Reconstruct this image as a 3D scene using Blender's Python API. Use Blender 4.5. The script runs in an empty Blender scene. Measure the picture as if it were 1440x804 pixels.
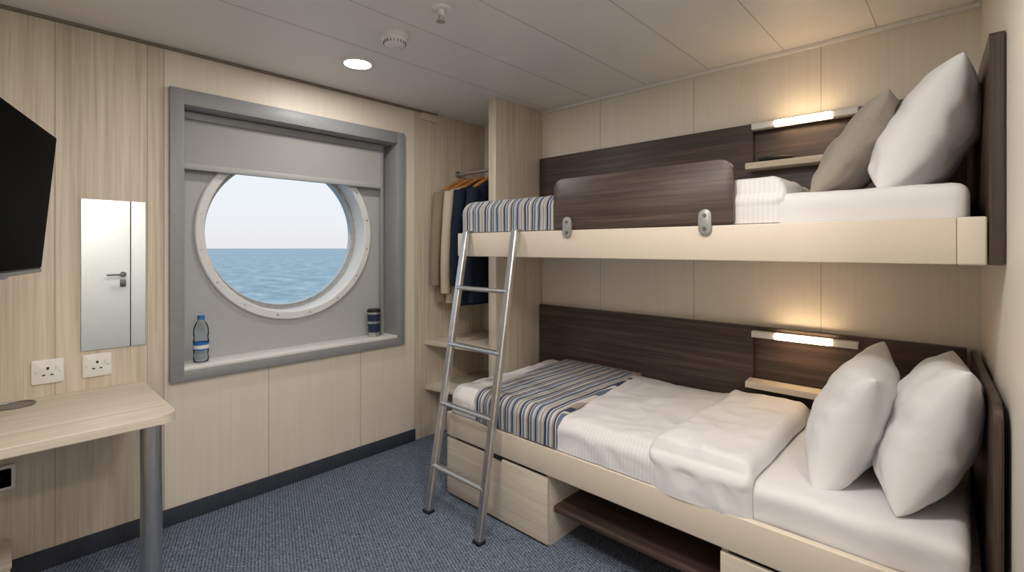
import bpy, bmesh, math
from mathutils import Vector, Matrix, noise

S = bpy.context.scene
COL = S.collection

# ------------------------------------------------------------------ materials
def lin(c):
    if isinstance(c, str):
        c = c.lstrip('#'); c = [int(c[i:i+2], 16)/255 for i in (0, 2, 4)]
    return tuple((x/12.92 if x <= .04045 else ((x+.055)/1.055)**2.4) for x in c)+(1,)

def base(name):
    m = bpy.data.materials.new(name); m.use_nodes = True
    nt = m.node_tree; b = nt.nodes['Principled BSDF']
    return m, nt, b

def N(nt, t, **kw):
    n = nt.nodes.new(t)
    for k, v in kw.items(): setattr(n, k, v)
    return n

def pos(nt, scale):
    g = N(nt, 'ShaderNodeNewGeometry'); m = N(nt, 'ShaderNodeMapping')
    m.inputs['Scale'].default_value = scale
    nt.links.new(g.outputs['Position'], m.inputs['Vector'])
    return m.outputs['Vector']

def ramp(nt, fac, stops, interp='LINEAR'):
    r = N(nt, 'ShaderNodeValToRGB'); r.color_ramp.interpolation = interp
    e = r.color_ramp.elements
    while len(e) > 1: e.remove(e[-1])
    e[0].position = stops[0][0]; e[0].color = lin(stops[0][1])
    for p, c in stops[1:]:
        x = e.new(p); x.color = lin(c)
    nt.links.new(fac, r.inputs['Fac'])
    return r.outputs['Color']

def bump(nt, b, h, strength, dist):
    n = N(nt, 'ShaderNodeBump'); n.inputs['Strength'].default_value = strength
    n.inputs['Distance'].default_value = dist
    nt.links.new(h, n.inputs['Height']); nt.links.new(n.outputs['Normal'], b.inputs['Normal'])

def plain(name, c, rough=.5, metal=0, var=.04, nscale=(40, 40, 40), bs=.1, bd=.0005, spec=.5):
    m, nt, b = base(name)
    b.inputs['Roughness'].default_value = rough; b.inputs['Metallic'].default_value = metal
    b.inputs['Specular IOR Level'].default_value = spec
    v = pos(nt, nscale); n = N(nt, 'ShaderNodeTexNoise'); n.inputs['Scale'].default_value = 1
    n.inputs['Detail'].default_value = 4
    nt.links.new(v, n.inputs['Vector'])
    c0 = [int(c.lstrip('#')[i:i+2], 16)/255 for i in (0, 2, 4)]
    a = [max(0, x*(1-var)) for x in c0]; d = [min(1, x*(1+var)) for x in c0]
    nt.links.new(ramp(nt, n.outputs['Fac'], [(.3, a), (.7, d)]), b.inputs['Base Color'])
    if bs: bump(nt, b, n.outputs['Fac'], bs, bd)
    return m

def cloth(name, c, wr=.5, dist=.012, s=7, rough=.85):
    m, nt, b = base(name)
    b.inputs['Roughness'].default_value = rough; b.inputs['Specular IOR Level'].default_value = .2
    b.inputs['Base Color'].default_value = lin(c)
    v = pos(nt, (1, 1, 1))
    n1 = N(nt, 'ShaderNodeTexNoise'); n1.inputs['Scale'].default_value = s; n1.inputs['Detail'].default_value = 2
    n1.inputs['Distortion'].default_value = 1.2
    n2 = N(nt, 'ShaderNodeTexNoise'); n2.inputs['Scale'].default_value = 500
    nt.links.new(v, n1.inputs['Vector']); nt.links.new(v, n2.inputs['Vector'])
    sb = N(nt, 'ShaderNodeMath', operation='SUBTRACT'); sb.inputs[1].default_value = .5
    ab = N(nt, 'ShaderNodeMath', operation='ABSOLUTE')
    nt.links.new(n1.outputs['Fac'], sb.inputs[0]); nt.links.new(sb.outputs[0], ab.inputs[0])
    ma = N(nt, 'ShaderNodeMath', operation='MULTIPLY_ADD'); ma.inputs[1].default_value = .02
    nt.links.new(n2.outputs['Fac'], ma.inputs[0]); nt.links.new(ab.outputs[0], ma.inputs[2])
    bump(nt, b, ma.outputs[0], wr, dist)
    return m, nt, b, ma

def wood(name, c1, c2, c3, axis, rough=.45, s=1.0, lowmix=.3):
    m, nt, b = base(name)
    lo, hi = 1.6*s, 75*s
    sc = {'X': (lo, hi, hi), 'Y': (hi, lo, hi), 'Z': (hi, hi, lo)}[axis]
    v = pos(nt, sc); n = N(nt, 'ShaderNodeTexNoise'); n.inputs['Scale'].default_value = 1
    n.inputs['Detail'].default_value = 6; n.inputs['Roughness'].default_value = .65
    n.inputs['Distortion'].default_value = .6
    nt.links.new(v, n.inputs['Vector'])
    lo, hi = .6*s, 14*s
    sc = {'X': (lo, hi, hi), 'Y': (hi, lo, hi), 'Z': (hi, hi, lo)}[axis]
    v2 = pos(nt, sc); n2 = N(nt, 'ShaderNodeTexNoise'); n2.inputs['Scale'].default_value = 1
    n2.inputs['Detail'].default_value = 3; n2.inputs['Distortion'].default_value = 1.5
    nt.links.new(v2, n2.inputs['Vector'])
    mx = N(nt, 'ShaderNodeMath', operation='ADD'); 
    mu = N(nt, 'ShaderNodeMath', operation='MULTIPLY'); mu.inputs[1].default_value = 1-lowmix
    mu2 = N(nt, 'ShaderNodeMath', operation='MULTIPLY'); mu2.inputs[1].default_value = lowmix
    nt.links.new(n.outputs['Fac'], mu.inputs[0]); nt.links.new(n2.outputs['Fac'], mu2.inputs[0])
    nt.links.new(mu.outputs[0], mx.inputs[0]); nt.links.new(mu2.outputs[0], mx.inputs[1])
    nt.links.new(ramp(nt, mx.outputs[0], [(.34, c1), (.5, c2), (.65, c3)]), b.inputs['Base Color'])
    b.inputs['Roughness'].default_value = rough
    bump(nt, b, n.outputs['Fac'], .15, .0006)
    return m

M = {}
M['cream'] = wood('wall_cream_laminate', '#ddd3c5', '#e1d8cb', '#e5dcd0', 'Z', rough=.45)
M['creamB'] = wood('wall_offwhite_laminate', '#ded7cc', '#e1dbd1', '#e4dfd6', 'Z', rough=.45)
M['seam'] = plain('panel_seam', '#aca192', .7)
M['palewood'] = wood('pale_ash_wood', '#bbae9b', '#d1c5b4', '#ddd2c3', 'Z')
M['palewoodX'] = wood('pale_ash_wood_desk', '#c4b8a7', '#d8cdbe', '#e4dbce', 'X')
M['palewoodY'] = wood('pale_ash_wood_drawer', '#c0b5a5', '#d2c8b9', '#ddd4c7', 'Y')
M['dark'] = wood('dark_walnut', '#2b231f', '#463832', '#5f4e45', 'Y', rough=.42)
M['darkZ'] = wood('dark_walnut_vertical', '#2c2420', '#453831', '#594a42', 'Z', rough=.42)
M['ceil'] = plain('ceiling_white_panel', '#eae9e7', .34, var=.006, bs=0)
M['ceilseam'] = plain('ceiling_seam', '#aeaca7', .6)
M['gap'] = plain('ceiling_gap', '#7d756a', .7)
M['grey'] = plain('window_frame_grey', '#909397', .45, var=.02)
M['greyP'] = plain('window_panel_grey', '#adafb1', .5, var=.01)
M['blind'] = plain('blind_fabric_grey', '#a4a5a5', .8, var=.03, nscale=(300, 300, 300))
M['white'] = plain('white_plastic', '#e6e6e5', .35, var=.01)
M['ring'] = plain('porthole_ring_white', '#dcdee0', .32, var=.01)
M['creamlac'] = plain('bunk_cream_lacquer', '#d8cdbe', .42, var=.008, nscale=(120, 120, 120))
M['steel'] = plain('brushed_steel', '#c9cacc', .36, 1, var=.04, nscale=(90, 90, 15))
M['steelD'] = plain('satin_steel_dark', '#8f8f90', .35, 1, var=.05)
M['bracket'] = plain('grey_bracket', '#a3a2a1', .4, .4)
M['chrome'] = plain('rim_metal', '#b9bcbf', .25, .7)
M['black'] = plain('black_gloss', '#030304', .3, var=.01, bs=0, spec=.1)
M['black'].node_tree.nodes['Principled BSDF'].inputs['IOR'].default_value = 1.06
M['blackm'] = plain('black_matte', '#17181a', .5)
M['darkvoid'] = plain('socket_hole', '#1c1a19', .8)
M['sheet'] = cloth('white_cotton_sheet', '#dddcde', .35, .010, 6)[0]
M['pillow'] = cloth('white_pillow_cotton', '#e0e0e2', .35, .010, 9)[0]
M['greyc'] = plain('grey_linen_cushion', '#a0988f', .9, var=.06, nscale=(350, 350, 350), bs=.3, spec=.2)
M['navy'] = plain('navy_wool', '#1d2736', .9, var=.1, nscale=(200, 200, 200), spec=.2)
M['tan'] = plain('tan_cotton', '#8d8070', .9, var=.06, nscale=(200, 200, 200), spec=.2)
M['beige'] = plain('beige_cotton', '#c2b7a3', .9, var=.05, nscale=(200, 200, 200), spec=.2)
M['hanger'] = wood('hanger_beech', '#9a6636', '#b5793f', '#c98d50', 'X')
M['blue'] = plain('bottle_blue', '#2f6fb5', .4)
M['navyp'] = plain('mug_navy', '#1c2b47', .35)
M['doorw'] = plain('door_white', '#e9ebec', .4, var=.01)
def emis(name, c, s):
    m, nt, b = base(name)
    b.inputs['Base Color'].default_value = lin(c)
    b.inputs['Emission Color'].default_value = lin(c)
    b.inputs['Emission Strength'].default_value = s
    return m
M['lamp_or_fill'] = emis('downlight_or_fill_diffuser', '#fff0dc', 26)
M['bar'] = emis('reading_light_tube', '#ffd9a8', 22)

m, nt, b = base('mirror_silver'); b.inputs['Metallic'].default_value = 1
b.inputs['Roughness'].default_value = 0; b.inputs['Base Color'].default_value = (.86, .91, .93, 1); M['mirror'] = m
def glass(name, tint, f):
    m = bpy.data.materials.new(name); m.use_nodes = True; nt = m.node_tree; nt.nodes.clear()
    o = N(nt, 'ShaderNodeOutputMaterial'); t = N(nt, 'ShaderNodeBsdfTransparent'); g = N(nt, 'ShaderNodeBsdfGlossy')
    t.inputs['Color'].default_value = tint; g.inputs['Roughness'].default_value = .03
    mx = N(nt, 'ShaderNodeMixShader'); lw = N(nt, 'ShaderNodeLayerWeight'); lw.inputs['Blend'].default_value = f
    nt.links.new(lw.outputs['Fresnel'], mx.inputs['Fac'])
    nt.links.new(t.outputs[0], mx.inputs[1]); nt.links.new(g.outputs[0], mx.inputs[2])
    nt.links.new(mx.outputs[0], o.inputs['Surface'])
    return m
M['glass'] = glass('porthole_glass', (.97, .98, .98, 1), .05)
M['pet'] = glass('clear_plastic', (.90, .94, .97, 1), .15)

# carpet
m, nt, b = base('blue_grey_carpet'); b.inputs['Roughness'].default_value = .95; b.inputs['Specular IOR Level'].default_value = .1
v = pos(nt, (1, 1, 1))
rot = N(nt, 'ShaderNodeMapping'); rot.inputs['Rotation'].default_value = (0, 0, .35)
nt.links.new(v, rot.inputs['Vector'])
w = N(nt, 'ShaderNodeTexWave'); w.inputs['Scale'].default_value = 24; w.inputs['Distortion'].default_value = 5
w.inputs['Detail'].default_value = 3; w.inputs['Detail Scale'].default_value = 5
nt.links.new(rot.outputs[0], w.inputs['Vector'])
w2 = N(nt, 'ShaderNodeTexWave'); w2.bands_direction = 'Y'; w2.inputs['Scale'].default_value = 30; w2.inputs['Distortion'].default_value = 5
w2.inputs['Detail Scale'].default_value = 6
nt.links.new(rot.outputs[0], w2.inputs['Vector'])
n = N(nt, 'ShaderNodeTexNoise'); n.inputs['Scale'].default_value = 170; n.inputs['Detail'].default_value = 3
nt.links.new(v, n.inputs['Vector'])
ad0 = N(nt, 'ShaderNodeMath', operation='MULTIPLY_ADD'); ad0.inputs[1].default_value = .25
nt.links.new(w2.outputs['Fac'], ad0.inputs[0])
ad = N(nt, 'ShaderNodeMath', operation='MULTIPLY_ADD'); ad.inputs[1].default_value = .25
nt.links.new(w.outputs['Fac'], ad.inputs[0])
mm = N(nt, 'ShaderNodeMath', operation='MULTIPLY'); mm.inputs[1].default_value = .75
nt.links.new(n.outputs['Fac'], mm.inputs[0]); nt.links.new(mm.outputs[0], ad.inputs[2]); nt.links.new(ad.outputs[0], ad0.inputs[2])
nt.links.new(ramp(nt, ad0.outputs[0], [(.40, '#353e4f'), (.62, '#5d687a'), (.84, '#929cab')]), b.inputs['Base Color'])
bump(nt, b, ad0.outputs[0], .6, .004); M['carpet'] = m
M['skirt'] = plain('carpet_skirting', '#363b46', .9, var=.15, nscale=(250, 250, 250), bs=.4, bd=.001)

# satin-stripe duvet
m, nt, b, ma = cloth('white_satin_stripe', '#dddcde', .4, .012, 6, .7)
v = pos(nt, (0, 1, 0)); sx = N(nt, 'ShaderNodeSeparateXYZ'); nt.links.new(v, sx.inputs[0])
mu = N(nt, 'ShaderNodeMath', operation='MULTIPLY'); mu.inputs[1].default_value = 62
fr = N(nt, 'ShaderNodeMath', operation='FRACT'); nt.links.new(sx.outputs['Y'], mu.inputs[0]); nt.links.new(mu.outputs[0], fr.inputs[0])
nt.links.new(ramp(nt, fr.outputs[0], [(0, '#dad9db'), (.4, '#dad9db'), (.5, '#e0dfe1'), (.95, '#e0dfe1'), (1, '#dad9db')]), b.inputs['Base Color'])
M['satin'] = m
# striped blanket
m, nt, b = base('nautical_striped_blanket'); b.inputs['Roughness'].default_value = .9; b.inputs['Specular IOR Level'].default_value = .2
v = pos(nt, (1, 1, 1)); sx = N(nt, 'ShaderNodeSeparateXYZ'); nt.links.new(v, sx.inputs[0])
mu = N(nt, 'ShaderNodeMath', operation='MULTIPLY'); mu.inputs[1].default_value = 1/.145
fr = N(nt, 'ShaderNodeMath', operation='FRACT'); nt.links.new(sx.outputs['Y'], mu.inputs[0]); nt.links.new(mu.outputs[0], fr.inputs[0])
cr, sl, nv, lg, bg = '#c9c7c4', '#65758b', '#37435b', '#949da9', '#9d958c'
st = [(0, cr), (.05, sl), (.13, cr), (.17, nv), (.26, cr), (.28, nv), (.30, cr), (.34, bg), (.43, cr), (.47, lg), (.55, nv), (.61, lg), (.68, cr), (.73, sl), (.82, cr), (.84, nv), (.90, bg), (.97, cr)]
nt.links.new(ramp(nt, fr.outputs[0], st, 'CONSTANT'), b.inputs['Base Color'])
n = N(nt, 'ShaderNodeTexNoise'); n.inputs['Scale'].default_value = 300; nt.links.new(v, n.inputs['Vector'])
bump(nt, b, n.outputs['Fac'], .3, .001); M['stripe'] = m

# sea
m, nt, b = base('sea_water'); b.inputs['Roughness'].default_value = .5
v = pos(nt, (.12, .05, 1)); n = N(nt, 'ShaderNodeTexNoise'); n.inputs['Scale'].default_value = 1; n.inputs['Detail'].default_value = 9
n.inputs['Roughness'].default_value = .75
nt.links.new(v, n.inputs['Vector'])
nt.links.new(ramp(nt, n.outputs['Fac'], [(.38, '#708f9f'), (.5, '#8eabba'), (.64, '#bccfd9')]), b.inputs['Base Color'])
bump(nt, b, n.outputs['Fac'], .3, 1.0); M['sea'] = m

# ------------------------------------------------------------------ mesh builder
class B:
    def __init__(s): s.bm = bmesh.new(); s.mats = []
    def mi(s, k):
        if k not in s.mats: s.mats.append(k)
        return s.mats.index(k)
    def add(s, t, k, mtx=None):
        if mtx is not None: t.transform(mtx)
        i = s.mi(k)
        bmesh.ops.recalc_face_normals(t, faces=t.faces[:])
        for f in t.faces: f.material_index = i
        me = bpy.data.meshes.new('tmp'); t.to_mesh(me); t.free()
        s.bm.from_mesh(me); bpy.data.meshes.remove(me)
    def box(s, x0, x1, y0, y1, z0, z1, k, bev=0, seg=2, mtx=None):
        t = bmesh.new(); bmesh.ops.create_cube(t, size=1)
        t.transform(Matrix.Translation(((x0+x1)/2, (y0+y1)/2, (z0+z1)/2)) @ Matrix.Diagonal((x1-x0, y1-y0, z1-z0, 1)))
        if bev: bmesh.ops.bevel(t, geom=t.edges[:], offset=bev, segments=seg, affect='EDGES', profile=.5)
        s.add(t, k, mtx)
    def prism(s, pts, axis, a0, a1, k, bev=0, mtx=None):
        t = bmesh.new()
        def P(p, a):
            return {'X': (a, p[0], p[1]), 'Y': (p[0], a, p[1]), 'Z': (p[0], p[1], a)}[axis]
        lo = [t.verts.new(P(p, a0)) for p in pts]; hi = [t.verts.new(P(p, a1)) for p in pts]
        n = len(pts); f1 = t.faces.new(lo); f2 = t.faces.new(hi)
        for i in range(n): t.faces.new((lo[i], lo[(i+1) % n], hi[(i+1) % n], hi[i]))
        if bev:
            es = list(set(f1.edges[:]+f2.edges[:]))
            bmesh.ops.bevel(t, geom=es, offset=bev, segments=2, affect='EDGES', profile=.5)
        s.add(t, k, mtx)
    def lathe(s, prof, c, k, axis='Z', seg=48, mtx=None):
        t = bmesh.new(); rings = []
        for r, h in prof:
            ring = []
            for i in range(seg):
                a = 2*math.pi*i/seg; u, w = max(r, 1e-5)*math.cos(a), max(r, 1e-5)*math.sin(a)
                p = {'Z': (u, w, h), 'Y': (u, h, w), 'X': (h, u, w)}[axis]
                ring.append(t.verts.new(Vector(p)+Vector(c)))
            rings.append(ring)
        for a, b_ in zip(rings, rings[1:]):
            for i in range(seg): t.faces.new((a[i], a[(i+1) % seg], b_[(i+1) % seg], b_[i]))
        bmesh.ops.remove_doubles(t, verts=t.verts[:], dist=1e-5)
        s.add(t, k, mtx)
    def sweep(s, pts, r, k, seg=12, flat=None, closed=False, mtx=None):
        t = bmesh.new(); pts = [Vector(p) for p in pts]; rings = []; up = None
        n = len(pts)
        for i, p in enumerate(pts):
            if closed: d = (pts[(i+1) % n]-pts[i-1])
            else: d = (pts[min(i+1, n-1)]-pts[max(i-1, 0)])
            d.normalize()
            if up is None:
                up = Vector((0, 0, 1)) if abs(d.z) < .9 else Vector((0, 1, 0))
            u = (up-d*up.dot(d)).normalized(); w = d.cross(u); up = u
            rr = r[i] if isinstance(r, (list, tuple)) else r
            ru, rw = (rr, rr) if flat is None else flat
            rings.append([t.verts.new(p+u*ru*math.cos(2*math.pi*j/seg)+w*rw*math.sin(2*math.pi*j/seg)) for j in range(seg)])
        prs = list(zip(rings, rings[1:]))
        if closed: prs.append((rings[-1], rings[0]))
        for a, b_ in prs:
            for j in range(seg): t.faces.new((a[j], a[(j+1) % seg], b_[(j+1) % seg], b_[j]))
        if not closed: t.faces.new(rings[0]); t.faces.new(rings[-1])
        s.add(t, k, mtx)
    def done(s, name, parent=None, sharp=.6):
        bm = s.bm
        for f in bm.faces: f.smooth = True
        for e in bm.edges:
            if len(e.link_faces) == 2 and e.calc_face_angle(0) > sharp: e.smooth = False
        xs = [v.co for v in bm.verts]
        c = Vector(((min(v.x for v in xs)+max(v.x for v in xs))/2, (min(v.y for v in xs)+max(v.y for v in xs))/2, min(v.z for v in xs)))
        me = bpy.data.meshes.new(name)
        bmesh.ops.translate(bm, verts=bm.verts[:], vec=-c)
        bm.to_mesh(me); bm.free()
        for k in s.mats: me.materials.append(M[k])
        o = bpy.data.objects.new(name, me); o.location = c; COL.objects.link(o)
        if parent:
            o.parent = parent; o.location = c-parent.location
        return o

def empty(name, loc=(0, 0, 0)):
    e = bpy.data.objects.new(name, None); e.location = loc; COL.objects.link(e); return e

def rrect(u0, u1, v0, v1, rs, n=8):
    out = []
    for (cx, cy, r, a0) in ((u0, v0, rs[0], 180), (u1, v0, rs[1], 270), (u1, v1, rs[2], 0), (u0, v1, rs[3], 90)):
        sx = 1 if cx == u0 else -1; sy = 1 if cy == v0 else -1
        if r <= 0: out.append((cx, cy)); continue
        for i in range(n+1):
            a = math.radians(a0+90*i/n)
            out.append((cx+sx*r+r*math.cos(a), cy+sy*r+r*math.sin(a)))
    return out

def lerp(a, b, t): return a+(b-a)*t
def sm(t): t = max(0, min(1, t)); return t*t*(3-2*t)

# ------------------------------------------------------------------ room shell
YA, XB, ZC = 2.726, 2.584, 2.243
OX0, OX1, OZ0, OZ1 = .604, 1.7825, .73, 1.982
YP = 2.853
def yC(x): return -.040-.045*(XB-x)

b = B(); b.box(-.55, 2.75, -1.25, 2.99, -.1, 0, 'carpet'); b.done('floor')
b = B(); b.box(-.55, 2.75, -1.25, 2.99, ZC, ZC+.1, 'ceil')
for y in (2.07, 1.71, 1.35, .99, .635, .28, -.08):
    b.box(-.45, XB, y-.0017, y+.0017, ZC-.0006, ZC+.001, 'ceilseam')
b.done('ceiling')
b = B()
b.box(-.55, .53, YA, 2.99, 0, ZC, 'palewood')
b.box(.53, OX0, YA, 2.99, 0, ZC, 'cream')
b.box(OX0, OX1, YA, 2.99, 0, OZ0, 'cream')
b.box(OX0, OX1, YA, 2.99, OZ1, ZC, 'cream')
b.box(OX1, 1.934, YA, 2.99, 0, ZC, 'cream')
b.box(1.934, 2.75, YA, 2.99, 0, ZC, 'palewood')
for x, z0, z1 in ((.994, 0, .67), (1.533, 0, .67), (.467, 0, ZC), (.53, 0, ZC), (1.934, 0, ZC), (.16, 0, .0+ZC)):
    b.box(x-.0017, x+.0017, YA-.0006, YA+.001, z0, z1, 'seam')
b.done('wall_back')
b = B(); b.box(XB, 2.75, -.35, YA+.02, 0, ZC, 'creamB')
for y in (1.672, 1.078, .487): b.box(XB-.0006, XB+.001, y-.0014, y+.0014, 0, ZC, 'seam')
b.done('wall_right')
b = B(); b.prism([(2.70, yC(2.70)), (1.2, yC(1.2)), (1.2, -.35), (2.70, -.35)], 'Z', 0, ZC, 'creamB'); b.done('wall_front')
b = B(); b.box(1.2, 1.3, -1.2, -.34, 0, ZC, 'creamB'); b.done('wall_entry')
b = B(); b.box(-.55, -.45, -1.2, YA, 0, ZC, 'palewood'); b.done('wall_left')
b = B(); b.box(-.45, 1.2, -1.2, -1.1, 0, ZC, 'creamB'); b.done('wall_door')
b = B(); b.box(XB-.018, XB, yC(XB), 2.141, ZC-.02, ZC, 'white', .003); b.done('trim_right')
b = B(); b.box(-.45, 2.127, YA-.012, YA, ZC-.014, ZC, 'gap'); b.done('trim_back')
b = B(); b.box(-.45, 1.934, YA-.012, YA, 0, .08, 'skirt', .003); b.done('baseboard_back')
b = B(); b.box(-.45, -.438, -1.09, YA-.012, 0, .08, 'skirt', .003); b.done('baseboard_left')

# door (behind the viewer, seen in the mirror)
b = B(); DX = .966
b.box(DX-.80, DX, -1.097, -1.07, .01, 2.05, 'doorw', .003)
b.box(DX-.845, DX-.803, -1.099, -1.08, 0, 2.10, 'doorw', .003)
b.box(DX+.010, DX+.20, -1.099, -1.085, 0, 2.10, 'doorw', .003)
b.box(DX-.845, DX+.20, -1.099, -1.08, 2.055, 2.10, 'doorw', .003)
b.box(DX-.001, DX+.011, -1.099, -1.096, .01, 2.05, 'darkvoid')
b.lathe([(0, -1.07), (.028, -1.07), (.028, -1.06), (0, -1.06)], (DX-.06, 0, 1.024), 'steelD', 'Y', 24)
b.sweep([(DX-.06, -1.062, 1.024), (DX-.06, -1.03, 1.024), (DX-.075, -1.018, 1.024), (DX-.20, -1.016, 1.024)], .011, 'steelD')
b.prism(rrect(DX-.085, DX-.035, .895, .975, (.006,)*4, 4), 'Y', -1.071, -1.060, 'steelD', .002)
b.done('door_1')

# ------------------------------------------------------------------ window
b = B()
fo = (.5475, 1.837, .67, 2.057)
b.box(fo[0], OX0, 2.700, YA+.004, fo[2], fo[3], 'grey', .003)
b.box(OX1, fo[1], 2.700, YA+.004, fo[2], fo[3], 'grey', .003)
b.box(OX0-.002, OX1+.002, 2.700, YA+.004, OZ1, fo[3], 'grey', .003)
b.box(OX0-.002, OX1+.002, 2.700, YA+.004, fo[2], OZ0-.012, 'grey', .003)
b.box(OX0, OX0+.004, 2.715, YP, OZ0, OZ1, 'grey')
b.box(OX1-.004, OX1, 2.715, YP, OZ0, OZ1, 'grey')
b.box(OX0, OX1, 2.715, YP, OZ1-.004, OZ1, 'grey')
b.box(OX0, OX1, 2.702, YP, OZ0-.014, OZ0+.004, 'white', .003)
CX, CZ, RH = 1.1745, 1.3885, .45
t = bmesh.new()
angs = [2*math.pi*i/128 for i in range(128)]
for cx_, cz_ in ((OX0, OZ0), (OX1, OZ0), (OX0, OZ1), (OX1, OZ1)): angs.append(math.atan2(cz_-CZ, cx_-CX) % (2*math.pi))
angs = sorted(angs); inn = []; out = []
for a in angs:
    c, s_ = math.cos(a), math.sin(a)
    tx = ((OX1 if c > 0 else OX0)-CX)/c if abs(c) > 1e-9 else 1e9
    tz = ((OZ1 if s_ > 0 else OZ0)-CZ)/s_ if abs(s_) > 1e-9 else 1e9
    q = min(tx, tz)
    inn.append(t.verts.new((CX+RH*c, YP, CZ+RH*s_))); out.append(t.verts.new((CX+q*c, YP, CZ+q*s_)))
for i in range(len(angs)):
    j = (i+1) % len(angs); t.faces.new((inn[i], inn[j], out[j], out[i]))
b.add(t, 'greyP')
b.lathe([(.4965, YP), (.4965, YP-.012), (.490, YP-.018), (.457, YP-.018), (.451, YP-.012), (.449, YP), (.447, 2.965)], (CX, 0, CZ), 'ring', 'Y', 128)
b.lathe([(.447, 2.955), (.435, 2.952), (.422, 2.956), (.418, 2.965), (.418, 2.995), (.47, 2.995)], (CX, 0, CZ), 'chrome', 'Y', 128)
for i in range(16):
    a = 2*math.pi*(i+.5)/16
    b.lathe([(0, YP-.022), (.005, YP-.0215), (.006, YP-.017)], (CX+.4735*math.cos(a), 0, CZ+.4735*math.sin(a)), 'steel', 'Y', 12)
b.lathe([(0, 2.975), (.42, 2.975)], (CX, 0, CZ), 'glass', 'Y', 96)
b.done('window_1')
b = B()
b.box(.612, 1.724, 2.806, 2.812, 1.715, OZ1-.03, 'blind')
b.box(.610, 1.726, 2.79, 2.825, OZ1-.045, OZ1-.006, 'grey', .004)
b.box(.610, 1.726, 2.797, 2.821, 1.690, 1.722, 'greyP', .006)
for x in (.610, 1.726): b.box(x-.004, x+.012, 2.80, 2.82, OZ0+.006, OZ1-.006, 'grey', .002)
b.done('roller_blind')

# ------------------------------------------------------------------ sea outside
b = B(); b.box(-15000, 15000, 6, 30000, -14.2, -14, 'sea'); b.done('sea')

# ------------------------------------------------------------------ ceiling devices
def downlight_or_fill(x, y, r, power, em='lamp_or_fill'):
    e = empty('ceiling_downlight_or_fill', (x, y, ZC-.012))
    b = B()
    b.lathe([(r, ZC), (r, ZC-.006), (r-.006, ZC-.010), (r-.02, ZC-.010), (r-.024, ZC-.004)], (x, y, 0), 'white')
    b.done('trim_ring', e)
    b = B(); b.lathe([(r-.022, ZC-.004), (0, ZC-.005)], (x, y, 0), em); b.done('diffuser', e)
    L = bpy.data.lights.new('lamp_or_fill_light', 'AREA'); L.shape = 'DISK'; L.size = (r-.03)*2; L.energy = power
    L.color = (1, .955, .90)
    o = bpy.data.objects.new('lamp_or_fill_light', L); o.parent = e; o.location = (0, 0, -.006); COL.objects.link(o)
downlight_or_fill(1.252, 2.255, .087, 5.5)
downlight_or_fill(.95, .55, .15, 10)  # added out of view as soft fill, no known fixture here
downlight_or_fill(.25, 1.05, .15, 10)  # unseen fixture, added to brighten the room softly
downlight_or_fill(.45, -.6, .15, 13)  # unseen fixture, added to light the entry behind the camera
b = B()
b.lathe([(.062, ZC), (.062, ZC-.012), (.056, ZC-.016), (.052, ZC-.018), (.052, ZC-.026), (.048, ZC-.03), (.044, ZC-.042), (.030, ZC-.05), (0, ZC-.052)], (1.2056, 1.849, 0), 'white')
for i in range(20):
    a = 2*math.pi*i/20
    b.box(-.004, .004, -.0015, .0015, ZC-.041, ZC-.031, 'gap', mtx=Matrix.Translation((1.2056, 1.849, 0)) @ Matrix.Rotation(a, 4, 'Z') @ Matrix.Translation((.046, 0, 0)))
b.done('smoke_detector')
b = B()
b.lathe([(.038, ZC), (.038, ZC-.004), (.03, ZC-.008), (.016, ZC-.008), (.014, ZC-.03), (0, ZC-.03)], (1.194, 1.508, 0), 'white')
b.lathe([(.007, ZC-.03), (.007, ZC-.048)], (1.194, 1.508, 0), 'steel', seg=16)
b.lathe([(0, ZC-.048), (.018, ZC-.048), (.018, ZC-.052), (0, ZC-.052)], (1.194, 1.508, 0), 'steel', seg=24)
for s_ in (-1, 1): b.sweep([(1.194+s_*.013, 1.508, ZC-.03), (1.194+s_*.014, 1.508, ZC-.04), (1.194+s_*.006, 1.508, ZC-.049)], .002, 'steel', 8)
b.done('fire_sprinkler')

# ------------------------------------------------------------------ left side
b = B(); b.box(.24, .459, YA-.006, YA-.001, .865, 1.509, 'mirror'); 
b.box(.2385, .4605, YA-.0045, YA-.0008, .8635, 1.5105, 'steelD')
b.done('wall_mirror', sharp=.3)
def socket(xc):
    b = B(); zc = .80; h = .048
    b.prism(rrect(xc-h, xc+h, zc-h, zc+h, (.006,)*4, 4), 'Y', YA-.010, YA-.0005, 'white', .002)
    yf = YA-.0105
    b.box(xc-.004, xc+.004, yf-.0005, yf+.001, zc+.008, zc+.018, 'darkvoid')
    for d in (-.012, .012): b.box(xc+d-.0045, xc+d+.0045, yf-.0005, yf+.001, zc-.016, zc-.011, 'darkvoid')
    b.box(xc+.022, xc+.034, yf-.004, yf+.001, zc+.008, zc+.026, 'white', .002)
    for d in (-.036, .036): b.lathe([(0, yf-.0008), (.003, yf-.0008), (.003, yf)], (xc+d, 0, zc-.001), 'steel', 'Y', 12)
    b.done('wall_socket')
socket(.138); socket(.2915)
b = B()
b.prism(rrect(-.44, .452, 2.10, YA-.002, (0, .055, 0.0, 0), 10), 'Z', .668, .70, 'palewoodX', .004)
b.lathe([(.034, 0), (.034, .665)], (.388, 2.195, 0), 'steel', seg=40)
b.lathe([(.045, .660), (.045, .668), (.034, .668)], (.388, 2.195, 0), 'steel', seg=40)
b.lathe([(0, 0.001), (.040, 0.001), (.040, .008), (.034, .008)], (.388, 2.195, 0), 'steel', seg=40)
b.lathe([(.034, 0), (.034, .668)], (-.36, 2.195, 0), 'steel', seg=40)
b.lathe([(.060, .7003), (.060, .704), (.054, .7045), (.052, .7015), (0, .7015)], (.043, 2.645, 0), 'steelD')
b.done('desk')
b = B()
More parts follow.
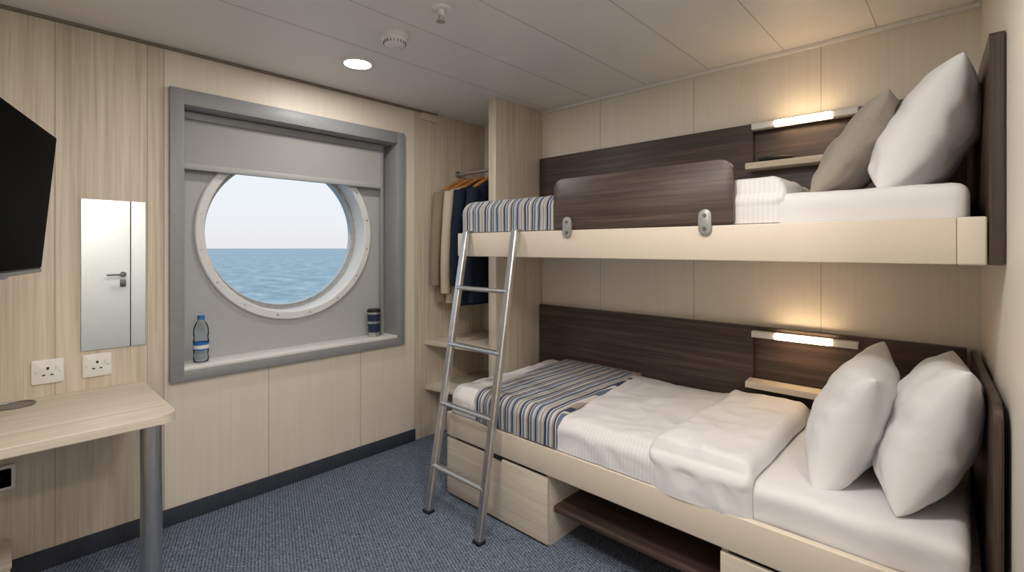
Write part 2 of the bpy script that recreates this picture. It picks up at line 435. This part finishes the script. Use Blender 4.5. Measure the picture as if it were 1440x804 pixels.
b.prism(rrect(-.07, .047, .368, .462, (.008,)*4, 4), 'Y', YA-.03, YA-.0005, 'white', .004)
b.prism(rrect(-.058, .035, .380, .450, (.004,)*4, 4), 'Y', YA-.0315, YA-.029, 'black')
b.lathe([(.014, YA-.0325), (.017, YA-.0325), (.017, YA-.031)], (-.012, 0, .415), 'white', 'Y', 32)
b.done('control_panel')
b = B(); b.box(-.437, .03, 2.50, YA-.014, 0, .15, 'palewoodX', .006); b.box(-.437, .034, 2.495, YA-.014, .15, .17, 'palewoodX', .004); b.done('storage_plinth')

ang = math.radians(75.6)
u = Vector((math.cos(ang), math.sin(ang), 0)); nrm = Vector((math.sin(ang), -math.cos(ang), 0))
cen = Vector((.105, 2.02, 1.437))-u*.35
R = Matrix((( u.x, nrm.x, 0), (u.y, nrm.y, 0), (0, 0, 1))).to_4x4()
T = Matrix.Translation(cen) @ R @ Matrix.Rotation(math.radians(-5), 4, 'X')
b = B()
b.box(-.35, .35, -.032, 0, -.205, .2, 'blackm', .005, mtx=T)
b.box(-.345, .345, -.002, .0015, -.194, .196, 'black', mtx=T)
b.box(-.35, .35, -.02, .002, -.209, -.199, 'steelD', .001, mtx=T)
b.box(-.04, .04, -.01, .006, -.213, -.205, 'steelD', .001, mtx=T)
b.box(-.22, .22, -.06, -.03, -.14, .12, 'blackm', .012, mtx=T)
b.box(-.07, .07, -.075, -.058, -.07, .07, 'steelD', .003, mtx=T)
back = T @ Vector((0, -.075, 0))
b.sweep([back, Vector((back.x-.12, back.y+.05, back.z)), Vector((-.44, back.y, back.z))], .018, 'blackm')
b.box(-.449, -.43, back.y-.08, back.y+.08, back.z-.1, back.z+.1, 'blackm', .004)
b.done('television')

# ------------------------------------------------------------------ sill items
b = B(); x, y, z0 = .692, 2.775, OZ0+.0045
b.lathe([(0, z0+.002), (.024, z0), (.032, z0+.006), (.034, z0+.02), (.031, z0+.04), (.034, z0+.06), (.034, z0+.11), (.031, z0+.125), (.034, z0+.14), (.033, z0+.165), (.026, z0+.19), (.014, z0+.208), (.013, z0+.215)], (x, y, 0), 'pet', seg=32)
b.lathe([(.0347, z0+.062), (.0347, z0+.100)], (x, y, 0), 'blue', seg=32)
b.lathe([(.0352, z0+.070), (.0352, z0+.088)], (x, y, 0), 'white', seg=32)
b.lathe([(.016, z0+.212), (.016, z0+.232), (0, z0+.233)], (x, y, 0), 'blue', seg=24)
b.done('water_bottle')
b = B(); x, y = 1.654, 2.775
b.lathe([(0, z0+.001), (.031, z0), (.034, z0+.004), (.0345, z0+.03)], (x, y, 0), 'steel', seg=40)
b.lathe([(.0355, z0+.03), (.038, z0+.085)], (x, y, 0), 'navyp', seg=40)
b.lathe([(.0375, z0+.085), (.039, z0+.10)], (x, y, 0), 'steel', seg=40)
b.lathe([(.0395, z0+.10), (.041, z0+.145)], (x, y, 0), 'navyp', seg=40)
b.lathe([(.042, z0+.145), (.0425, z0+.158), (.040, z0+.160)], (x, y, 0), 'steel', seg=40)
b.lathe([(.043, z0+.158), (.043, z0+.170), (.036, z0+.177), (0, z0+.177)], (x, y, 0), 'blackm', seg=40)
b.done('travel_mug')

# ------------------------------------------------------------------ wardrobe
W = empty('open_wardrobe', (2.35, 2.4, 0))
b = B(); b.box(2.127, XB-.001, 2.141, 2.206, 0, ZC-.001, 'palewood', .003); b.done('side_panel', W)
for zt in (.665, .358):
    b = B(); b.prism([(2.016, YA-.002), (2.118, 2.215), (XB-.002, 2.215), (XB-.002, YA-.002)], 'Z', zt-.030, zt, 'palewoodY', .003); b.done('shelf', W)
b = B(); b.box(1.98, 2.127, YA-.02, YA-.001, ZC-.06, ZC-.015, 'palewoodX', .002); b.done('header_rail', W)
b = B(); b.sweep([(2.311, YA-.002, 1.838), (2.311, 2.207, 1.838)], .0125, 'steel', 20)
for yy in (YA-.006, 2.211): b.lathe([(.025, yy-.004), (.025, yy+.004), (0, yy+.004)], (2.311, 0, 1.838), 'steel', 'Y', 24)
b.done('hanging_rod', W)

def garment(name, yc, mat, halfw=.23, hem=.93, seed=0, sl=1.05):
    e = empty(name, (2.311, yc, 1.80))
    b = B()
    hk = [(2.311, yc, 1.765), (2.311, yc, 1.80), (2.322, yc, 1.815)]+[(2.311+.020*math.cos(math.radians(a)), yc, 1.838+.020*math.sin(math.radians(a))) for a in range(-40, 200, 24)]
    b.sweep(hk, .002, 'steel', 8)
    pts = [(2.311+sx*.19, yc, 1.785-.09*(abs(sx)**1.4)) for sx in [i/8 for i in range(-8, 9)]]
    b.sweep(pts, .013, 'hanger', 12)
    b.done('hanger', e)
    b = B(); t = bmesh.new()
    lv = [(1.755, .045, .028), (1.745, .07, .032), (1.725, .12, .034), (1.700, .19, .032), (1.665, .225, .034), (1.60, .222, .036), (1.45, .21, .038), (1.3, .21, .037), (1.15, .215, .036), (1.0, .225, .038), (hem, .23, .039)]
    rings = []
    for li, (z, hw, ht) in enumerate(lv):
        ring = []
        for i in range(40):
            a = 2*math.pi*i/40
            c, s_ = math.cos(a), math.sin(a)
            w_ = hw*halfw/.23; ex = w_*math.copysign(abs(c)**.8, c); ey = ht*math.copysign(abs(s_)**.8, s_)
            f = (1+.35*sm((1.7-z)/.6)*noise.noise(Vector((ex*22+seed, s_*1.5, z*1.2))))
            ring.append(t.verts.new((2.311+ex, yc+ey*f, z)))
        rings.append(ring)
    for a_, b_ in zip(rings, rings[1:]):
        for i in range(40): t.faces.new((a_[i], a_[(i+1) % 40], b_[(i+1) % 40], b_[i]))
    t.faces.new(rings[-1])
    b.add(t, mat)
    for sx in (-1, 1):
        pp = []; rr = []
        for k in range(10):
            q = k/9
            pp.append((2.311+sx*(halfw*.86+.045*math.sin(q*1.8)), yc-.008+.008*noise.noise(Vector((q*4, seed, sx))), lerp(1.680, sl, q)))
            rr.append(lerp(.044, .034, q)*(1+.12*noise.noise(Vector((q*9, seed+5, sx)))))
        b.sweep(pp, rr, mat, 14)
    b.sweep([(2.311+.05*math.cos(a), yc+.030*math.sin(a), 1.757-.012*math.cos(a)**2) for a in [2*math.pi*i/20 for i in range(20)]], .011, mat, 10, closed=True)
    b.box(2.306, 2.316, yc-.046, yc-.030, hem+.01, 1.72, mat, .003)
    b.done('garment', e, sharp=1.2)
garment('hanging_jacket', 2.660, 'tan', .25, .93, 3)
garment('hanging_shirt', 2.563, 'beige', .235, .93, 11, 1.0)
garment('hanging_jacket', 2.455, 'navy', .245, .92, 23)
garment('hanging_jacket', 2.335, 'navy', .235, .95, 37)

# ------------------------------------------------------------------ bunk bed
BK = empty('bunk_bed', (2.1, 1.0, 0))
def hy(x): return -.008-.045*(XB-x)
def backpanel(z0, z1, nz0, nz1):
    b = B(); x0, x1 = 2.545, XB-.001; a, c = .36, .768; y0, y1 = .0, 2.135
    b.box(x0, x1, c, y1, z0, z1, 'dark'); b.box(x0, x1, y0, a, z0, z1, 'dark')
    b.box(x0, x1, a, c, z0, nz0, 'dark'); b.box(x0, x1, a, c, nz1, z1, 'dark')
    b.box(XB-.006, x1, a, c, nz0, nz1, 'dark')
    b.box(x0-.001, x1, y0, y1, z1, z1+.003, 'darkZ')
    b.done('back_panel', BK)
    b = B(); b.prism([(2.575, .345), (2.455, .36), (2.455, .775), (2.575, .785)], 'Z', nz0-.030, nz0, 'palewoodY', .003); b.done('niche_shelf', BK)
backpanel(.39, .912, .664, .868)
backpanel(1.31, 1.909, 1.708, 1.872)
def headboard(xf, z0, z1, th, r):
    b = B(); t = bmesh.new()
    prof = rrect(xf, 2.543, z0, z1, (0.0, 0, 0, r), 8)
    A = [t.verts.new((x, hy(x), z)) for x, z in prof]; C = [t.verts.new((x, hy(x)-th, z)) for x, z in prof]
    f1 = t.faces.new(A); f2 = t.faces.new(C); n = len(prof)
    for i in range(n): t.faces.new((A[i], A[(i+1) % n], C[(i+1) % n], C[i]))
    bmesh.ops.bevel(t, geom=list(set(f1.edges[:]+f2.edges[:])), offset=.003, segments=2, affect='EDGES')
    b.add(t, 'darkZ'); b.done('headboard', BK)
headboard(1.69, .0, .914, .018, .06)
headboard(1.80, 1.255, 1.872, .030, .012)
b = B()
b.box(1.81, 1.834, .021, 2.132, 1.255, 1.385, 'creamlac', .004)
b.box(1.808, 1.834, -.040, .0205, 1.254, 1.386, 'creamlac', .006, 3)
b.box(1.834, 2.543, 2.108, 2.132, 1.255, 1.385, 'creamlac', .004)
b.box(1.834, 2.543, -.01, 2.108, 1.258, 1.30, 'creamlac')
b.done('upper_frame', BK)
b = B()
b.prism(rrect(.611, 1.43, 1.388, 1.625, (.01, .01, .05, .05), 8), 'X', 1.808, 1.826, 'dark', .003)
b.done('guard_rail', BK)
for yy in (1.3465, .7102):
    b = B(); b.prism(rrect(yy-.024, yy+.024, 1.35, 1.445, (.0235,)*4, 8), 'X', 1.798, 1.8076, 'bracket', .002)
    for zz in (1.372, 1.422): b.lathe([(0, 1.796), (.007, 1.796), (.008, 1.7985)], (0, yy, zz), 'steelD', 'X', 16)
    b.done('rail_bracket', BK)
b = B()
b.box(1.63, 1.655, -.045, 2.01, .315, .436, 'creamlac', .005, 3)
b.box(1.655, 2.543, 1.985, 2.01, .0, .436, 'creamlac', .004)
b.box(1.655, 2.543, -.01, 1.985, .375, .40, 'creamlac')
for y0, y1 in ((1.325, 1.985), (-.03, .595)):
    b.box(1.652, 2.53, y0, y0+.02, .0, .373, 'palewoodY', .001); b.box(1.652, 2.53, y1-.02, y1, .0, .373, 'palewoodY', .001)
    b.box(2.50, 2.53, y0, y1, 0, .373, 'dark')
    b.box(1.66, 2.50, y0+.02, y1-.02, .30, .373, 'blackm')
b.box(2.50, 2.53, .595, 1.325, 0, .373, 'dark')
b.done('lower_frame', BK)
for y0, y1 in ((1.327, 2.008), (-.03, .593)):
    b = B(); ym = (y0+y1)/2-.02
    pr = [(y0, .012), (y1, .012), (y1, .300), (ym+.045, .300), (ym+.038, .280), (ym-.038, .280), (ym-.045, .300), (y0, .300)]
    b.prism(pr, 'X', 1.632, 1.650, 'palewoodY', .002)
    b.box(1.6505, 1.66, ym-.05, ym+.05, .25, .305, 'blackm')
    b.done('drawer', BK)
b = B(); b.box(1.672, 2.50, .597, 1.323, .145, .170, 'dark', .003); b.done('under_shelf', BK)

def mattress(x0, x1, y0, y1, z0, z1, r=.035):
    t = bmesh.new(); lo = Vector((x0, y0, z0)); hi = Vector((x1, y1, z1))
    ns = [max(12, int((hi[i]-lo[i])/.018)) for i in range(3)]
    for ax in range(3):
        a1, a2 = (ax+1) % 3, (ax+2) % 3
        for side in (0, 1):
            g = []
            for i in range(ns[a1]+1):
                row = []
                for j in range(ns[a2]+1):
                    p = Vector((0, 0, 0)); p[ax] = (lo, hi)[side][ax]
                    p[a1] = lerp(lo[a1], hi[a1], i/ns[a1]); p[a2] = lerp(lo[a2], hi[a2], j/ns[a2])
                    q = Vector([min(max(p[k], lo[k]+r), hi[k]-r) for k in range(3)])
                    d = p-q; d.normalize(); pp = q+d*r
                    k = .003*noise.noise(Vector((pp.x*4, pp.y*7, pp.z*3)))+.005*(1-2*abs(noise.noise(Vector((pp.x*5+pp.y*3, pp.y*5-pp.x*4, pp.z*7)))))
                    row.append(t.verts.new(pp+d*k*.8))
                g.append(row)
            for i in range(ns[a1]):
                for j in range(ns[a2]): t.faces.new((g[i][j], g[i+1][j], g[i+1][j+1], g[i][j+1]))
    bmesh.ops.remove_doubles(t, verts=t.verts[:], dist=1e-5)
    b = B(); b.add(t, 'sheet'); return b.done('mattress', sharp=1.3)
mattress(1.662, 2.540, -.004, 1.98, .404, .540)
mattress(1.842, 2.540, -.004, 2.100, 1.304, 1.486)

def drape(name, y0, y1, xb, xf, zt, zb, th, mat, amp=.004, seed=0, r=.035, sth=None, rend=.03, wr=1.0, skew=0):
    sth = th*.6 if sth is None else sth
    prof = []
    n1 = 60
    for i in range(n1+1): prof.append((lerp(xb, xf+r, i/n1), zt, 0, 1))
    for i in range(1, 9):
        a = math.radians(90*i/8); prof.append((xf+r-r*math.sin(a), zt-r+r*math.cos(a), -math.sin(a), math.cos(a)))
    n2 = 10
    for i in range(1, n2+1): prof.append((xf, lerp(zt-r, zb, i/n2), -1, 0))
    ny = int((y1-y0)/.008)+16
    t = bmesh.new(); rows = []
    for j in range(ny+1):
        y = lerp(y0, y1, j/ny)
        dd = min(y-y0, y1-y)
        e = math.sqrt(max(0, 1-(1-min(1, dd/rend))**2))
        row = []
        for (x, z, nx, nz) in prof:
            tt = lerp(sth, th, max(0, nz))
            if x > xb-.08: tt *= sm((xb-x)/.06)*.6+.4
            yy = y+skew*(x-xf)+.010*noise.noise(Vector((x*5, seed, y*2)))*(1 if dd < .1 else .5)
            w1 = noise.noise(Vector((x*3+seed, yy*6, z*3)))
            w2 = 1-2*abs(noise.noise(Vector((x*3+yy*5+seed, yy*6-x*5, z*5))))
            w3 = 1-2*abs(noise.noise(Vector((x*7-yy*4+seed, yy*9+x*6, z*9))))
            off = tt*e + amp*(w1+.9*wr*w2+.5*wr*w3)*e - (1-e)*.004
            off = max(off, -.004)
            if nx < -.5: off = min(off, sth+.010)
            row.append(t.verts.new((x+nx*off, yy, z+nz*off)))
        x, z, nx, nz = prof[-1]
        row.append(t.verts.new((x+.004, y+skew*(x-xf), z)))
        rows.append(row)
    for a_, b_ in zip(rows, rows[1:]):
        for i in range(len(a_)-1): t.faces.new((a_[i], b_[i], b_[i+1], a_[i+1]))
    b = B(); b.add(t, mat); return b.done(name, sharp=1.4)

drape('duvet', .62, 1.985, 2.535, 1.660, .540, .440, .028, 'satin', .008, 1, rend=.02)
drape('folded_sheet', .50, .85, 2.50, 1.652, .556, .425, .050, 'sheet', .009, 5, rend=.045, sth=.015)
drape('striped_blanket', 1.27, 1.80, 2.535, 1.655, .574, .445, .016, 'stripe', .003, 9, rend=.012, skew=.10, sth=.024)
drape('duvet', .45, 1.36, 2.535, 1.848, 1.488, 1.389, .062, 'satin', .005, 21, rend=.055, sth=.010)
drape('striped_blanket', 1.25, 2.122, 2.535, 1.842, 1.532, 1.389, .030, 'stripe', .003, 27, rend=.045, sth=.016, r=.05)

def pillow(name, w, h, T, c, xdir, lean, mat, seed=0, roll=0, pinch=.09, sag=.12, ex=.40):
    t = bmesh.new(); n = 56
    def P(u_, v_, side):
        x = w/2*u_*(1-pinch*(1-v_*v_)*abs(u_)**1.5)
        y = h/2*v_*(1-pinch*(1-u_*u_)*abs(v_)**1.5)
        e = max(0, (1-u_**2))*max(0, (1-v_**2))
        z = T/2*(e**ex)*(1-sag*v_)
        cr = max(abs(u_), abs(v_))
        wrk = noise.noise(Vector((u_*2+seed, v_*2, side*2)))*.012+noise.noise(Vector((u_*5+seed, v_*4+seed, side*3)))*.004
        rad = math.atan2(v_, u_); rw = math.sin(rad*14+seed)*.0025*sm((cr-.45)/.4)
        cd = (1-abs(u_))+(1-abs(v_)); rw += .005*math.sin(8*math.atan2(1-abs(v_)+.01, 1-abs(u_)+.01)+seed)*sm((.9-cd)/.6)
        z += (wrk+rw)*min(1, e*5)
        return (x, y, z*side)
    for side in (1, -1):
        g = [[t.verts.new(P(math.sin(math.pi/2*(2*i/n-1)), math.sin(math.pi/2*(2*j/n-1)), side)) for j in range(n+1)] for i in range(n+1)]
        for i in range(n):
            for j in range(n): t.faces.new((g[i][j], g[i+1][j], g[i+1][j+1], g[i][j+1]))
    bmesh.ops.remove_doubles(t, verts=t.verts[:], dist=1e-5)
    a = math.radians(xdir); X = Vector((math.cos(a), math.sin(a), 0))
    Nn = Vector((-math.sin(a), math.cos(a), 0))
    l = math.radians(lean)
    Y = Vector((0, 0, 1))*math.cos(l)-Nn*math.sin(l)
    Z = X.cross(Y)
    m4 = Matrix((X, Y, Z)).transposed().to_4x4() @ Matrix.Rotation(math.radians(roll), 4, 'Z')
    b = B(); b.add(t, mat, Matrix.Translation(c) @ m4)
    return b.done(name, sharp=2.0)
pillow('pillow', .58, .42, .24, (2.16, .095, 1.678), 0, 27, 'pillow', 2, 3)
pillow('cushion', .40, .385, .16, (2.13, .268, 1.658), -3, 36, 'greyc', 6, 5)
pillow('pillow', .58, .45, .23, (2.03, .090, .742), 3, 20, 'pillow', 12, -4)
pillow('pillow', .58, .43, .22, (2.05, .290, .728), 5, 21, 'pillow', 17, 3)

def reading(z):
    e = empty('reading_light', (2.52, .55, z))
    b = B(); b.box(2.500, 2.544, .336, .430, z, z+.030, 'white', .004); b.box(2.500, 2.544, .660, .762, z, z+.030, 'white', .004)
    b.box(2.525, 2.544, .43, .66, z, z+.030, 'white', .002); b.done('housing', e)
    b = B(); b.box(2.497, 2.526, .431, .659, z+.001, z+.029, 'bar', .006, 3); b.done('tube', e)
reading(.870); reading(1.873)

b = B()
t = bmesh.new(); bmesh.ops.create_uvsphere(t, u_segments=32, v_segments=16, radius=1)
b.add(t, 'blackm', Matrix.Translation((2.505, .655, 1.7225)) @ Matrix.Diagonal((.032, .08, .014, 1)))
b.done('glasses_case')

# ------------------------------------------------------------------ ladder
b = B()
def LP(side, t_):
    top = (1.790, 2.035, 1.392) if side == 0 else (1.790, 1.663, 1.392)
    bot = (1.455, 1.935, .004) if side == 0 else (1.452, 1.567, .004)
    return Vector([lerp(a, c, t_) for a, c in zip(top, bot)])
for s_ in (0, 1):
    p0, p1 = LP(s_, 0), LP(s_, 1)
    d = (p1-p0).normalized()
    t = bmesh.new(); bmesh.ops.create_cube(t, size=1)
    L = (p1-p0).length
    bmesh.ops.scale(t, verts=t.verts[:], vec=(.032, .040, L))
    bmesh.ops.bevel(t, geom=t.edges[:], offset=.007, segments=3, affect='EDGES')
    yv = Vector((0, 1, 0)); yv = (yv-d*yv.dot(d)).normalized(); xv = yv.cross(-d)
    m4 = Matrix((xv, yv, -d)).transposed().to_4x4()
    b.add(t, 'steel', Matrix.Translation((p0+p1)/2) @ m4)
    yy = p0.y
    b.prism([(1.782, 1.36), (1.782, 1.392), (1.788, 1.398), (1.835, 1.398), (1.8355, 1.388), (1.797, 1.388), (1.797, 1.36)], 'Y', yy-.016, yy+.016, 'steel', .001)
    b.box(p1.x-.020, p1.x+.020, p1.y-.024, p1.y+.024, .0, .014, 'blackm', .003)
for t_ in (.22, .43, .64, .85):
    a_, c_ = LP(0, t_), LP(1, t_)
    b.sweep([a_, c_], .014, 'steel', 16, flat=(.012, .020))
b.done('bunk_ladder')

# ------------------------------------------------------------------ world + portal
w = bpy.data.worlds.new('hazy_sky'); S.world = w; w.use_nodes = True; nt = w.node_tree
bg = nt.nodes['Background']; tc = N(nt, 'ShaderNodeTexCoord'); sp = N(nt, 'ShaderNodeSeparateXYZ')
nt.links.new(tc.outputs['Generated'], sp.inputs[0])
nt.links.new(ramp(nt, sp.outputs['Z'], [(0, '#e0dde0'), (.05, '#e2e4e8'), (.2, '#e4ecf1'), (.4, '#deeaf2'), (1, '#b9d3e8')]), bg.inputs['Color'])
bg.inputs['Strength'].default_value = 1.15
L = bpy.data.lights.new('window_portal', 'AREA'); L.shape = 'RECTANGLE'; L.size = .86; L.size_y = .86
L.cycles.is_portal = True
o = bpy.data.objects.new('window_portal', L); o.location = (CX, 3.0, CZ); o.rotation_euler = (math.radians(-90), 0, 0); COL.objects.link(o)

# ------------------------------------------------------------------ camera
cd = bpy.data.cameras.new('camera'); cam = bpy.data.objects.new('camera', cd); COL.objects.link(cam)
cam.location = (0, 0, 1.3); cam.rotation_euler = (math.radians(90), 0, math.radians(43.26-90))
cd.sensor_width = 36; cd.lens = 17.0; cd.shift_y = -53/1440; cd.clip_start = .01; cd.clip_end = 60000
S.camera = cam
S.view_settings.view_transform = 'Standard'
S.view_settings.look = 'None'
